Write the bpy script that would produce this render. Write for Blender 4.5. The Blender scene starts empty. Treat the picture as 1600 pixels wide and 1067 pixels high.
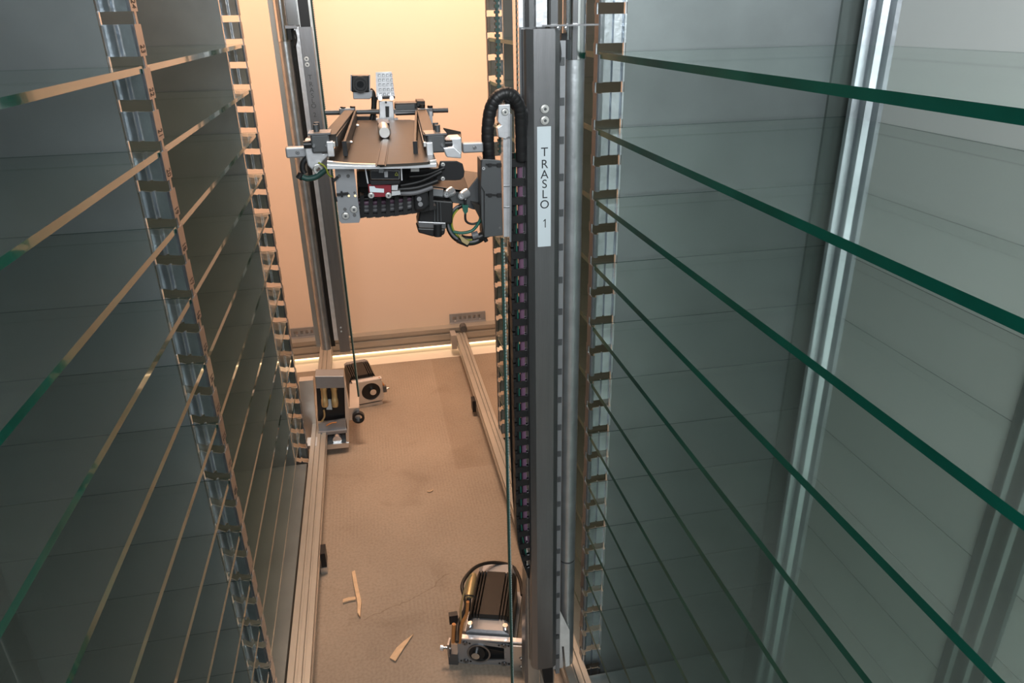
import bpy, math, random
from mathutils import Vector, Matrix
random.seed(7)
S = bpy.context.scene
COL = S.collection
# ------------------------------------------------------------------ camera
CZ = 1.25                                   # camera height above the floor
FPX, YAW, PIT, ROL = 1138.9, .1884, .4198, -.0213
fw = Vector((math.sin(YAW)*math.cos(PIT), math.cos(YAW)*math.cos(PIT), -math.sin(PIT)))
r0 = Vector((math.cos(YAW), -math.sin(YAW), 0)); u0 = r0.cross(fw)
rt = r0*math.cos(ROL)+u0*math.sin(ROL); up = -r0*math.sin(ROL)+u0*math.cos(ROL)
cam = bpy.data.cameras.new('camera'); co = bpy.data.objects.new('camera', cam); COL.objects.link(co)
M = Matrix((rt, up, -fw)).transposed().to_4x4(); M.translation = Vector((0, 0, CZ)); co.matrix_world = M
cam.sensor_width = 36; cam.sensor_fit = 'HORIZONTAL'; cam.lens = FPX*36/1600; cam.clip_start = .01
S.camera = co
# ------------------------------------------------------------------ world, lights, exposure
w = bpy.data.worlds.new('world'); S.world = w; w.use_nodes = True
w.node_tree.nodes['Background'].inputs[0].default_value = (.78, .84, .88, 1)
w.node_tree.nodes['Background'].inputs[1].default_value = .26
def area(name, loc, target, sx, sy, power, color):
    l = bpy.data.lights.new(name, 'AREA'); l.shape = 'RECTANGLE'; l.size = sx; l.size_y = sy; l.energy = power; l.color = color
    o = bpy.data.objects.new(name, l); COL.objects.link(o); o.location = loc
    o.rotation_euler = (Vector(target)-Vector(loc)).to_track_quat('-Z', 'Y').to_euler(); return o
area('ceiling_lamp_cool', (.0, -.6, 1.78), (.15, .9, .95), 1.3, .7, 30, (.93, .98, 1))
area('ceiling_lamp_warm', (.05, 1.95, 2.45), (.1, 2.75, .9), .7, .4, 54, (1, .69, .49))
area('aisle_lamp_warm', (.03, 1.45, 2.5), (.03, 1.5, 0), .35, .6, 3.5, (1, .68, .45))
S.view_settings.view_transform = 'Standard'; S.view_settings.look = 'None'; S.view_settings.gamma = 1
S.view_settings.use_curve_mapping = False; S.view_settings.exposure = 0.0
S.cycles.transparent_max_bounces = 64; S.cycles.max_bounces = 10; S.cycles.glossy_bounces = 6
S.cycles.caustics_reflective = False; S.cycles.caustics_refractive = False
# ------------------------------------------------------------------ helpers
def P(u, v, y):
    """point of the depth plane y seen at photograph pixel (u, v)"""
    d = fw+rt*((u-800)/FPX)-up*((v-533.5)/FPX); d = d*(y/d.y); return Vector((d.x, d.y, d.z+CZ))
def PZ(u, v, z):
    d = fw+rt*((u-800)/FPX)-up*((v-533.5)/FPX); d = d*((z-CZ)/d.z); return Vector((d.x, d.y, z))
MATS = {}
def mat(name, col, metal=0., rough=.5, bump=0., bscale=200, var=0., vscale=8, stretch=None, ior=1.45, coat=0, emis=None):
    m = bpy.data.materials.new(name); m.use_nodes = True; nt = m.node_tree; b = nt.nodes['Principled BSDF']
    b.inputs['Base Color'].default_value = (*col, 1); b.inputs['Metallic'].default_value = metal; b.inputs['Roughness'].default_value = rough
    b.inputs['IOR'].default_value = ior; b.inputs['Coat Weight'].default_value = coat
    tc = nt.nodes.new('ShaderNodeTexCoord'); mp = nt.nodes.new('ShaderNodeMapping'); nt.links.new(tc.outputs['Object'], mp.inputs[0])
    if stretch: mp.inputs['Scale'].default_value = stretch
    if var:
        n = nt.nodes.new('ShaderNodeTexNoise'); n.inputs['Scale'].default_value = vscale; n.inputs['Detail'].default_value = 5
        nt.links.new(mp.outputs[0], n.inputs[0]); r = nt.nodes.new('ShaderNodeValToRGB')
        r.color_ramp.elements[0].position = .3; r.color_ramp.elements[1].position = .7
        r.color_ramp.elements[0].color = (*[c*(1-var) for c in col], 1); r.color_ramp.elements[1].color = (*[min(1, c*(1+var)) for c in col], 1)
        nt.links.new(n.outputs[0], r.inputs[0]); nt.links.new(r.outputs[0], b.inputs['Base Color'])
    if bump:
        n = nt.nodes.new('ShaderNodeTexNoise'); n.inputs['Scale'].default_value = bscale; nt.links.new(mp.outputs[0], n.inputs[0])
        bp = nt.nodes.new('ShaderNodeBump'); bp.inputs['Strength'].default_value = bump; bp.inputs['Distance'].default_value = .002
        nt.links.new(n.outputs[0], bp.inputs['Height']); nt.links.new(bp.outputs[0], b.inputs['Normal'])
    if emis: b.inputs['Emission Color'].default_value = (*emis[0], 1); b.inputs['Emission Strength'].default_value = emis[1]
    MATS[name] = m; return m
galv = mat('galvanized', (.52, .56, .60), .85, .42, .25, 90, .14, 14)
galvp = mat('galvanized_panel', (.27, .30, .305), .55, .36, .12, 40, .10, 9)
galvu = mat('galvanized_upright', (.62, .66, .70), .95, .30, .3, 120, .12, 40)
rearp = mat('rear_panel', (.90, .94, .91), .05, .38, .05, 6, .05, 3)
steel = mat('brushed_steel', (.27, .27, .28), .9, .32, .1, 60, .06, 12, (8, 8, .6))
chrome = mat('polished_metal', (.75, .76, .77), 1, .12)
alu = mat('aluminium', (.70, .69, .67), .85, .33, .08, 150, .05, 20)
alub = mat('bright_aluminium', (.86, .87, .90), .7, .28, .15, 120, .08, 60)
tubem = mat('galvanized_tube', (.52, .55, .57), .85, .34, .25, 70, .14, 30)
black = mat('black_plastic', (.012, .012, .013), 0, .42)
blackm = mat('black_metal', (.03, .03, .032), .5, .35)
dark = mat('dark_anodized', (.035, .030, .026), .2, .38, ior=1.3)
trayM = mat('tray_plate', (.052, .045, .038), .1, .42, .05, 60, .05, 6, ior=1.25)
grey = mat('grey_plate', (.33, .34, .36), .6, .42, .1, 90, .05, 15)
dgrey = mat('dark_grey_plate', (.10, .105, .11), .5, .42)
dpost = mat('dark_post', (.16, .19, .18), .5, .4, .1, 60, .1, 12)
rubber = mat('green_belt', (.012, .05, .042), 0, .5)
rubberw = mat('belt_teeth', (.30, .38, .36), 0, .6)
brass = mat('brass', (.62, .48, .25), .6, .35)
red = mat('red_board', (.22, .02, .03), .1, .4)
white = mat('white_label', (.62, .70, .74), 0, .5)
ink = mat('ink', (.02, .025, .03), 0, .6)
purple = mat('purple_cable', (.16, .085, .14), 0, .35)
greenc = mat('green_cable', (.02, .11, .08), 0, .4)
greyc = mat('grey_cable', (.13, .13, .14), 0, .45)
orange = mat('orange_cable', (.50, .20, .06), 0, .5)
yellow = mat('yellow_green_wire', (.25, .27, .03), 0, .5)
wood = mat('splinter_wood', (.62, .44, .28), 0, .7, .3, 200, .15, 60)
wallm = mat('peach_wall', (.80, .66, .55), 0, .55, .03, 30, .02, 2)
ceilm = mat('ceiling_paint', (.40, .36, .32), 0, .8)
profm = mat('profile_aluminium', (.44, .42, .38), .6, .4, .05, 50, .05, 10)
glowm = mat('gap_glow', (.9, .8, .65), 0, .5, emis=((1, .72, .42), 3.0))
edgeL = mat('glass_edge', (.004, .085, .06), 0, .08, .25, 12, .35, 9, ior=1.55, coat=.6)
edgeR = mat('ground_glass_edge', (.003, .075, .052), 0, .32, .2, 12, .4, 9, ior=1.25)
lens = mat('lens_glass', (.005, .006, .008), 0, .05, coat=1)
def glass_mat():
    m = bpy.data.materials.new('clear_green_glass'); m.use_nodes = True; nt = m.node_tree; nt.nodes.clear()
    out = nt.nodes.new('ShaderNodeOutputMaterial'); mx = nt.nodes.new('ShaderNodeMixShader'); tr = nt.nodes.new('ShaderNodeBsdfTransparent')
    gl = nt.nodes.new('ShaderNodeBsdfGlossy'); fr = nt.nodes.new('ShaderNodeFresnel'); fr.inputs[0].default_value = 1.5
    ge = nt.nodes.new('ShaderNodeNewGeometry'); mr = nt.nodes.new('ShaderNodeMapRange'); mr.inputs[3].default_value = 1.5; mr.inputs[4].default_value = 1/1.5
    nt.links.new(ge.outputs['Backfacing'], mr.inputs[0]); nt.links.new(mr.outputs[0], fr.inputs[0])
    tr.inputs[0].default_value = (.945, .959, .949, 1); gl.inputs['Roughness'].default_value = .06; gl.inputs[0].default_value = (.9, .95, .93, 1)
    # light dust film: adds a little diffuse haze
    df = nt.nodes.new('ShaderNodeBsdfDiffuse'); df.inputs[0].default_value = (.42, .46, .45, 1); m2 = nt.nodes.new('ShaderNodeMixShader'); m2.inputs[0].default_value = .03
    nt.links.new(tr.outputs[0], m2.inputs[1]); nt.links.new(df.outputs[0], m2.inputs[2])
    nt.links.new(fr.outputs[0], mx.inputs[0]); nt.links.new(m2.outputs[0], mx.inputs[1]); nt.links.new(gl.outputs[0], mx.inputs[2]); nt.links.new(mx.outputs[0], out.inputs[0])
    return m
glass = glass_mat()

def tag(o, label=None, cat=None, group=None, kind=None):
    if label: o['label'] = label
    if cat: o['category'] = cat
    if group: o['group'] = group
    if kind: o['kind'] = kind
    return o
def thing(name, label, cat, loc, group=None):
    o = bpy.data.objects.new(name, None); COL.objects.link(o); o.location = loc; o.empty_display_size = .05
    return tag(o, label, cat, group)
def wloc(o):
    v = Vector((0, 0, 0))
    while o: v += o.location; o = o.parent
    return v
XF = None        # optional rigid transform for parts of a turned assembly
def turn(px_, py_, ang):
    return Matrix.Translation((px_, py_, 0)) @ Matrix.Rotation(ang, 4, 'Z') @ Matrix.Translation((-px_, -py_, 0))
class MB:
    def __init__(s): s.v = []; s.f = []; s.m = []; s.sm = []
    def add(s, vs, fs, mi=0, smooth=False):
        n = len(s.v); s.v += [Vector(v) for v in vs]; s.f += [[i+n for i in f] for f in fs]; s.m += [mi]*len(fs); s.sm += [smooth]*len(fs); return s
    def box(s, a, b, mi=0):
        x0, x1 = sorted((a[0], b[0])); y0, y1 = sorted((a[1], b[1])); z0, z1 = sorted((a[2], b[2]))
        return s.add([(x0,y0,z0),(x1,y0,z0),(x1,y1,z0),(x0,y1,z0),(x0,y0,z1),(x1,y0,z1),(x1,y1,z1),(x0,y1,z1)],
                     [(0,3,2,1),(4,5,6,7),(0,1,5,4),(1,2,6,5),(2,3,7,6),(3,0,4,7)], mi)
    def prism(s, pts, d, mi=0):
        n = len(pts); pts = [Vector(p) for p in pts]; d = Vector(d)
        c = Vector((0,0,0))
        for i in range(n): c += pts[i].cross(pts[(i+1) % n])
        if c.dot(d) > 0: pts = pts[::-1]
        return s.add(pts+[p+d for p in pts], [tuple(range(n)), tuple(range(2*n-1, n-1, -1))]+[((i+1) % n, i, i+n, (i+1) % n+n) for i in range(n)], mi)
    def obox(s, a, b, w, h, upv=(0,0,1), mi=0):
        """bar from a to b, width w sideways, height h along upv"""
        a = Vector(a); b = Vector(b); d = (b-a).normalized(); sd = d.cross(Vector(upv)).normalized(); u = sd.cross(d)
        q = [sd*(-w/2)+u*(-h/2), sd*(w/2)+u*(-h/2), sd*(w/2)+u*(h/2), sd*(-w/2)+u*(h/2)]
        return s.prism([a+k for k in q], b-a, mi)
    def tube(s, pts, r, n=10, mi=0, caps=True):
        pts = [Vector(p) for p in pts]; rings = []; ref = None
        for i, p in enumerate(pts):
            d = (pts[min(i+1, len(pts)-1)]-pts[max(i-1, 0)]).normalized()
            if ref is None: ref = d.orthogonal().normalized()
            ref = (ref-d*ref.dot(d)).normalized(); o = d.cross(ref); rr = r[i] if isinstance(r, (list, tuple)) else r
            rings.append([p+(ref*math.cos(2*math.pi*k/n)+o*math.sin(2*math.pi*k/n))*rr for k in range(n)])
        vs = [v for q in rings for v in q]
        fs = [(i*n+k, i*n+(k+1) % n, (i+1)*n+(k+1) % n, (i+1)*n+k) for i in range(len(pts)-1) for k in range(n)]
        s.add(vs, fs, mi, True)
        if caps: s.add(rings[0], [tuple(range(n))[::-1]], mi); s.add(rings[-1], [tuple(range(n))], mi)
        return s
    def cyl(s, a, b, r, n=20, mi=0): return s.tube([a, b], r, n, mi)
    def ring(s, c, ax, r, ri, h, n=24, mi=0):
        c = Vector(c); ax = Vector(ax).normalized(); a = ax.orthogonal().normalized(); b = ax.cross(a); vs = []
        for (rr, hh) in ((r, 0), (r, h), (ri, h), (ri, 0)): vs += [c+ax*hh+(a*math.cos(2*math.pi*k/n)+b*math.sin(2*math.pi*k/n))*rr for k in range(n)]
        return s.add(vs, [(j*n+k, j*n+(k+1) % n, ((j+1) % 4)*n+(k+1) % n, ((j+1) % 4)*n+k) for j in range(4) for k in range(n)], mi)
    def build(s, name, m, parent=None, bevel=0, weld=False):
        if XF: s.v = [XF @ v for v in s.v]
        me = bpy.data.meshes.new(name); off = wloc(parent) if parent else (sum(s.v, Vector((0,0,0)))/len(s.v))
        me.from_pydata([v-off for v in s.v], [], s.f)
        for mm in (m if isinstance(m, (list, tuple)) else [m]): me.materials.append(mm)
        me.polygons.foreach_set('material_index', s.m); me.polygons.foreach_set('use_smooth', s.sm); me.update()
        import bmesh
        bm = bmesh.new(); bm.from_mesh(me)
        if weld: bmesh.ops.remove_doubles(bm, verts=bm.verts, dist=1e-6)
        bmesh.ops.recalc_face_normals(bm, faces=bm.faces); bm.to_mesh(me); bm.free()
        o = bpy.data.objects.new(name, me); COL.objects.link(o)
        if parent: o.parent = parent
        else: o.location = off
        if bevel:
            bv = o.modifiers.new('bevel', 'BEVEL'); bv.width = bevel; bv.segments = 2; bv.limit_method = 'ANGLE'
        return o
def smooth_path(pts, n=6):
    pts = [Vector(p) for p in pts]; out = []
    for i in range(len(pts)-1):
        p0 = pts[max(i-1,0)]; p1 = pts[i]; p2 = pts[i+1]; p3 = pts[min(i+2, len(pts)-1)]
        for k in range(n):
            t = k/n; out.append(.5*((2*p1)+(p2-p0)*t+(2*p0-5*p1+4*p2-p3)*t*t+(-p0+3*p1-3*p2+p3)*t**3))
    return out+[pts[-1]]
def text(body, size, origin, xdir, ydir, name, m, parent, depth=.0003, align='CENTER', sx=1):
    c = bpy.data.curves.new(name, 'FONT'); c.body = body; c.size = size; c.align_x = align; c.align_y = 'CENTER'; c.extrude = depth
    t = bpy.data.objects.new('tmp', c); COL.objects.link(t)
    me = bpy.data.meshes.new_from_object(t); bpy.data.objects.remove(t)
    x = Vector(xdir).normalized(); y = Vector(ydir).normalized(); z = x.cross(y)
    A = Matrix((x*sx, y, z)).transposed().to_4x4(); A.translation = Vector(origin)-wloc(parent); me.transform(A)
    me.materials.clear(); me.materials.append(m); o = bpy.data.objects.new(name, me); COL.objects.link(o); o.parent = parent; return o
def bolt(parent, c, r, ax=(0,-1,0), h=.004, m=None, name='bolt'):
    c = Vector(c); ax = Vector(ax); b = MB(); b.cyl(c, c+ax*h*.35, r*1.35, 20); b.cyl(c+ax*h*.35, c+ax*h, r, 16); b.cyl(c+ax*h, c+ax*(h+.0002), r*.5, 6, 1); b.ring(c+ax*.0003, ax, r*1.5, r*1.3, .0004, 20, 1)
    return b.build(name, [m or alu, dgrey], parent)
def pp(mb, pix, y, dy, mi=0): return mb.prism([P(u, v, y) for u, v in pix], (0, dy, 0), mi)

# ------------------------------------------------------------------ setting
XL, XR, XLB, XRB, Y1, Y2 = -.257, .322, -.65, .715, 1.02, 1.925
ZS = CZ-.043
def floor_mat():
    m = mat('concrete_floor', (.30, .245, .19), 0, .85); nt = m.node_tree; b = nt.nodes['Principled BSDF']
    tc = nt.nodes.new('ShaderNodeTexCoord')
    def noise(sc, det=6, dist=0):
        n = nt.nodes.new('ShaderNodeTexNoise'); n.inputs['Scale'].default_value = sc; n.inputs['Detail'].default_value = det; n.inputs['Distortion'].default_value = dist; nt.links.new(tc.outputs['Object'], n.inputs[0]); return n
    def ramp(src, p0, c0, p1, c1):
        r = nt.nodes.new('ShaderNodeValToRGB'); r.color_ramp.elements[0].position = p0; r.color_ramp.elements[1].position = p1
        r.color_ramp.elements[0].color = c0; r.color_ramp.elements[1].color = c1; nt.links.new(src, r.inputs[0]); return r
    def mixc(kind, a, bb, fac=1.):
        x = nt.nodes.new('ShaderNodeMix'); x.data_type = 'RGBA'; x.blend_type = kind; x.inputs[0].default_value = fac
        nt.links.new(a, x.inputs[6]); nt.links.new(bb, x.inputs[7]); return x.outputs[2]
    base = ramp(noise(3.5).outputs[0], .3, (.28, .228, .18, 1), .72, (.36, .298, .236, 1))
    stains = ramp(noise(7, 3, .6).outputs[0], .30, (.55, .50, .45, 1), .42, (1, 1, 1, 1))
    grit = ramp(noise(160, 2).outputs[0], .3, (.82, .8, .78, 1), .6, (1, 1, 1, 1))
    wv = nt.nodes.new('ShaderNodeTexWave'); wv.wave_type = 'BANDS'; wv.bands_direction = 'X'; wv.inputs['Scale'].default_value = 34; wv.inputs['Distortion'].default_value = .6; wv.inputs['Detail Scale'].default_value = 1.5
    nt.links.new(tc.outputs['Object'], wv.inputs[0])
    msk = ramp(noise(2.6, 2).outputs[0], .42, (0, 0, 0, 1), .6, (1, 1, 1, 1))
    rib = ramp(wv.outputs[0], .2, (.93, .92, .91, 1), .6, (1, 1, 1, 1))
    one = nt.nodes.new('ShaderNodeMix'); one.data_type = 'RGBA'; one.inputs[6].default_value = (1, 1, 1, 1)
    nt.links.new(msk.outputs[0], one.inputs[0]); nt.links.new(rib.outputs[0], one.inputs[7])
    c = mixc('MULTIPLY', base.outputs[0], stains.outputs[0], .25); c = mixc('MULTIPLY', c, grit.outputs[0], .8); c = mixc('MULTIPLY', c, one.outputs[2], 1)
    sp = nt.nodes.new('ShaderNodeSeparateXYZ'); ge = nt.nodes.new('ShaderNodeNewGeometry'); nt.links.new(ge.outputs['Position'], sp.inputs[0])
    def mth(op, a, bb, cc=None):
        x = nt.nodes.new('ShaderNodeMath'); x.operation = op
        for i, q in enumerate((a, bb, cc)):
            if q is None: continue
            if isinstance(q, (int, float)): x.inputs[i].default_value = q
            else: nt.links.new(q, x.inputs[i])
        return x.outputs[0]
    X, Y = sp.outputs[0], sp.outputs[1]
    panel = mth('MULTIPLY', mth('GREATER_THAN', X, .175), mth('GREATER_THAN', Y, 1.86))
    wob = mth('MULTIPLY', mth('SUBTRACT', noise(9, 4).outputs[0], .5), .10)
    crk = mth('LESS_THAN', mth('ABSOLUTE', mth('SUBTRACT', mth('ADD', Y, wob), mth('MULTIPLY_ADD', X, .45, 1.36)), 0), .0016)
    crk = mth('MULTIPLY', crk, mth('MULTIPLY', mth('GREATER_THAN', X, -.11), mth('LESS_THAN', X, .10)))
    def tint(c, f, col):
        x = nt.nodes.new('ShaderNodeMix'); x.data_type = 'RGBA'; x.blend_type = 'MULTIPLY'; nt.links.new(f, x.inputs[0]); nt.links.new(c, x.inputs[6]); x.inputs[7].default_value = col; return x.outputs[2]
    c = tint(c, panel, (.90, .88, .86, 1)); c = tint(c, crk, (.80, .77, .74, 1))
    nt.links.new(c, b.inputs['Base Color'])
    bp = nt.nodes.new('ShaderNodeBump'); bp.inputs['Strength'].default_value = .15; bp.inputs['Distance'].default_value = .002
    nt.links.new(one.outputs[2], bp.inputs['Height']); nt.links.new(bp.outputs[0], b.inputs['Normal']); return m
fm = floor_mat()
tag(MB().box((-1.0, -1.4, -.05), (1.2, 2.66, 0)).build('floor', fm), kind='structure')
tag(MB().box((-1.0, 2.66, -.05), (1.2, 2.9, -.004)).build('floor_back', mat('pale_floor', (.75, .68, .58), 0, .6)), kind='structure')
tag(MB().box((-1.0, 2.80, 0), (1.2, 2.86, 2.6)).build('wall_back', wallm), kind='structure')
tag(MB().box((-.72, Y2+.06, 0), (-.68, 2.80, 2.6)).build('wall_left', wallm), kind='structure')
tag(MB().box((.74, Y2+.06, 0), (.78, 2.80, 2.6)).build('wall_right', wallm), kind='structure')
tag(MB().box((-1.0, .9, 2.6), (1.2, 2.86, 2.65)).build('ceiling', ceilm), kind='structure')
# seam of a lighter floor strip
# ------------------------------------------------------------------ racks
NSH = 12
def upright(mb, x, y, sgn, z0, z1, wdt=.040, slots=True, th=.0014):
    """thin folded sheet profile facing the camera (-y), cut by open slots; x is its aisle edge, sgn +1 goes to the right"""
    if sgn < 0: prof = [(0, .018), (0, -.002), (.003, -.005), (.017, .001), (.0185, .007), (.0205, .007), (.022, .001), (.024, .001), (.037, .011), (.038, .008), (.0395, .008), (.040, .014)]
    else: prof = [(0, .018), (0, -.006), (.002, -.008), (.006, -.006), (.0065, .000), (.008, .001), (.019, .002), (.0205, .006), (.022, .002), (.033, .002), (.0345, .004), (.036, -.001), (.0385, -.001), (.040, .012)]
    prof = [(a*wdt/.04, b) for a, b in prof]
    q = [(x+sgn*a, y+b) for a, b in prof]; q += [(a, b+th) if 0 < i < len(q)-1 else (a+sgn*th*(1 if i == 0 else -1), b) for i, (a, b) in reversed(list(enumerate(q)))]
    cuts = [z0]
    k = 40
    if slots:
        for k in range(40, -40, -1):
            zc = ZS-.05*k
            if zc-.02 > z0 and zc+.02 < z1: cuts += [zc-.007, zc+.007]
    cuts.append(z1)
    for i in range(0, len(cuts), 2): mb.prism([(a, b, cuts[i]) for a, b in q], (0, 0, cuts[i+1]-cuts[i]))
    if slots:      # narrow necks that join the segments
        for i in range(1, len(cuts)-1, 2): mb.box((x, y+.010, cuts[i]-.001), (x+sgn*.0014, y+.018, cuts[i+1]+.001)); mb.box((x+sgn*.0385, y+.006, cuts[i]-.001), (x+sgn*.040, y+.012, cuts[i+1]+.001))
def divider(name, label, x, y, sgn, xb, n0, n1):
    t = thing(name, label, 'rack divider', (x, y, 0), 'galvanized rack dividers')
    z1 = 1.95
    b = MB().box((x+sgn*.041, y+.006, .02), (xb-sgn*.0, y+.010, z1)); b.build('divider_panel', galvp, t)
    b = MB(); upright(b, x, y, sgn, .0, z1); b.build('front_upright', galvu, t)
    b = MB(); b.box((xb-sgn*.034, y+.001, .0), (xb-sgn*.001, y+.006, z1)); b.build('corner_strip', dpost, t)
    # notched numbered strip facing the aisle
    b = MB(); k = -12
    while k < 24:
        zc = ZS-.05*k-.007; zl = zc-.05+.014
        if zl > .03:
            yy = y-.006 if sgn < 0 else y-.004; wy = .030 if sgn < 0 else .018
            b.box((x-sgn*.0016, yy, zl), (x, yy+wy, zc)); 
            b.box((x-sgn*.0008, yy+.014, zl-.014), (x, yy+.024, zl))
        k += 1
    b.build('numbered_strip', steel if sgn < 0 else dgrey, t)  # right strips: same steel, coloured dark grey to paint out its warm reflection
    return t
dl1 = divider('rack_divider', 'galvanized divider of the left rack nearest the camera, with numbered peach-lit edge strip', XL, Y1, -1, XLB, -10, 26)
dl2 = divider('rack_divider', 'galvanized scratched divider at the far end of the left rack, by the far wall', XL, Y2, -1, XLB, -10, 26)
dl_shade = divider('rack_divider', 'galvanized divider at the near end of the left rack, unseen, added to shade the near bay', XL, .12, -1, XLB, -10, 26)  # unseen divider, added to keep the cool lamp off the left bay
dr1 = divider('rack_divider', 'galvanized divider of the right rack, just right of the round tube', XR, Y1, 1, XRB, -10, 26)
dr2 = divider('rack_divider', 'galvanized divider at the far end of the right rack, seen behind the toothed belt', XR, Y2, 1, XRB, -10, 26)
for k in range(10, 26):          # numbers on the near left strip
    kk = (21-k)*1.0+2
    zc = ZS-.05*(kk-1)-.007-.028
    text(str(k), .026, (XL+.0019, Y1+.009, zc), (0, 0, -1), (0, 1, 0), 'number_marking', ink, dl1, .0001, sx=.42)
# rear panels of the racks
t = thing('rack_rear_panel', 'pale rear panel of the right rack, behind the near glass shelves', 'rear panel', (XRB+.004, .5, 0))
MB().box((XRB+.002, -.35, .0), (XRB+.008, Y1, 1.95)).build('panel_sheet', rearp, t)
b = MB()
for (yy, ww) in ((.548, .068),):
    q = [(0, 0), (-.005, .001), (-.005, .020), (-.010, .023), (-.010, .029), (-.005, .032), (-.005, .046), (-.010, .049), (-.010, .051), (-.005, .054), (-.005, .067), (0, .068)]
    b.prism([(XRB+.002+a, yy+c, .0) for a, c in q], (0, 0, 1.95))
b.build('rear_post', dpost, t)
b = MB(); q = [(0, 0), (-.004, .004), (-.004, .018), (-.012, .022), (-.012, .03), (-.004, .034), (-.004, .048), (-.014, .052), (-.014, .060)]
b.prism([(XRB+.002+a, Y1-.075+c, .0) for a, c in q]+[(XRB+.002, Y1-.014, 0)], (0, 0, 1.95)); b.build('corner_post', galv, t)
for (x, lab) in ((XLB, 'left'),):
    t = thing('rack_rear_panel', 'dark galvanized rear panel behind the glass shelves of the near left rack', 'rear panel', (x, .5, 0))
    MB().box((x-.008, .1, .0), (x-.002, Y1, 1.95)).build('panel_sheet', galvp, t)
t = thing('rack_rear_panel', 'rear panel closing the back of the far left rack bay', 'rear panel', (XLB, 1.5, 0))
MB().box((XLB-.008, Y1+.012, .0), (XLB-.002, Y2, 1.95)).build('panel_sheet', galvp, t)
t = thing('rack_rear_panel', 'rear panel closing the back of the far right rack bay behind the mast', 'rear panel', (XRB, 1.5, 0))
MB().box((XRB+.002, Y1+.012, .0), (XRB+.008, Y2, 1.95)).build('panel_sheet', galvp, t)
# glass shelves: one sheet per level and bay
lineM = mat('glass_rim', (.02, .05, .045), 0, .15)
def shelf(x, xb, y0, y1, z, T=.008):
    """sheet of glass: clear faces, green ground front edge, narrow dark rim where it meets divider and rear panel"""
    b = MB(); x0, x1 = sorted((x, xb)); z0 = z-T; zm = z-.0012
    v = [(x0,y0,z0),(x1,y0,z0),(x1,y1,z0),(x0,y1,z0),(x0,y0,zm),(x1,y0,zm),(x1,y1,zm),(x0,y1,zm),(x0,y0,z),(x1,y0,z),(x1,y1,z),(x0,y1,z)]
    fr, rr2 = (((3,0,4,7),(7,4,8,11)), ((1,2,6,5),(5,6,10,9))) if x > 0 else (((1,2,6,5),(5,6,10,9)), ((3,0,4,7),(7,4,8,11)))
    b.add(v, [(0,3,2,1),(8,9,10,11),(0,1,5,4),(4,5,9,8),(2,3,7,6),rr2[0]], 0)
    b.add(v, list(fr), 1); b.add(v, [(6,7,11,10), rr2[1]], 2)
    return b.build('glass_shelf', [glass, edgeR if x > 0 else edgeL, lineM], weld=True)
ords = ['uppermost', 'second', 'third', 'fourth', 'fifth', 'sixth', 'seventh', 'eighth', 'ninth', 'tenth', 'eleventh', 'twelfth']
for side, x, xb in (('left', XL-.001, XLB), ('right', XR+.001, XRB)):
    for bay, y0, y1 in (('near', .13, Y1-.002), ('far', Y1+.018, Y2-.002)):
        for k in range(11):
            o = shelf(x, xb, y0, y1, ZS-.1*k-.004)
            tag(o, f'green-edged glass shelf of the {side} rack, {bay} bay, {ords[k]} visible from the top', 'glass shelf', f'glass shelves in the {bay} {side} bay')
# floor plinth plates of the racks
for side, x, xb in (('left', XL, XLB), ('right', XR, XRB)):
    for bay, y0, y1 in (('near', .15, Y1-.010), ('far', Y1+.02, Y2-.01)):
        sg = 1 if x > 0 else -1; b = MB().box((x+sg*.004, y0, .045), (xb-sg*(.02 if bay == 'near' else .002), y1-.008, .055)); b.box((x+sg*.004, y0, .0), (x+sg*.008, y1-.008, .045))
        o = b.build('rack_base_plate', galvp); tag(o, f'flat metal base plate under the {bay} bay of the {side} rack', 'base plate')
# ------------------------------------------------------------------ floor rails and far profile
def rail(name, label, x0, x1, y0, y1, z0, z1, holed):
    t = thing(name, label, 'rail', ((x0+x1)/2, y0, 0)); w_ = x1-x0; h = z1-z0; b = MB()
    q = [(x0, z0), (x0, z0+h*.35), (x0+.004, z0+h*.4), (x0+.004, z0+h*.6), (x0, z0+h*.65), (x0, z1), (x0+w_*.28, z1), (x0+w_*.31, z1-.005), (x0+w_*.42, z1-.005), (x0+w_*.45, z1),
         (x0+w_*.62, z1), (x0+w_*.65, z1-.005), (x0+w_*.72, z1-.005), (x0+w_*.75, z1), (x1, z1), (x1, z0+h*.65), (x1-.004, z0+h*.6), (x1-.004, z0+h*.4), (x1, z0+h*.35), (x1, z0)]
    b.prism([(a, y0, c) for a, c in q], (0, y1-y0, 0)); b.build('rail_profile', profm, t)
    for y in holed:
        MB().box(((x0+x1)/2-.016 if x0 > 0 else x1-.004, y-.02, .0), ((x0+x1)/2+.016 if x0 > 0 else x1+.012, y+.02, .018)).build('foot_plate', alu, t)
        MB().box((x0-.012 if x0 > 0 else x1, y-.018, .018), (x0 if x0 > 0 else x1+.012, y+.018, .06)).build('foot_clamp', black, t)
    return t
rl = rail('floor_rail', 'long aluminium floor rail along the left rack', -.250, -.206, .2, 2.72, .045, .085, (1.50,))
rr = rail('floor_rail', 'long aluminium floor rail along the right rack, running to the far wall', .283, .323, .2, 2.70, .045, .085, (2.18,))
MB().cyl((.318, 2.70, .098), (.318, 2.735, .098), .014).build('round_end_stop', dgrey, rr)
MB().box((.262, 2.665, .03), (.283, 2.72, .09)).build('corner_bracket', alu, rr)
t = thing('cross_profile', 'horizontal slotted aluminium profile along the foot of the far wall', 'profile', (0, 2.75, .05))
b = MB(); q = [(2.735, .022), (2.735, .036), (2.741, .038), (2.741, .045), (2.735, .047), (2.735, .068), (2.741, .070), (2.741, .077), (2.735, .079), (2.735, .094), (2.775, .094), (2.775, .022)]
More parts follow.
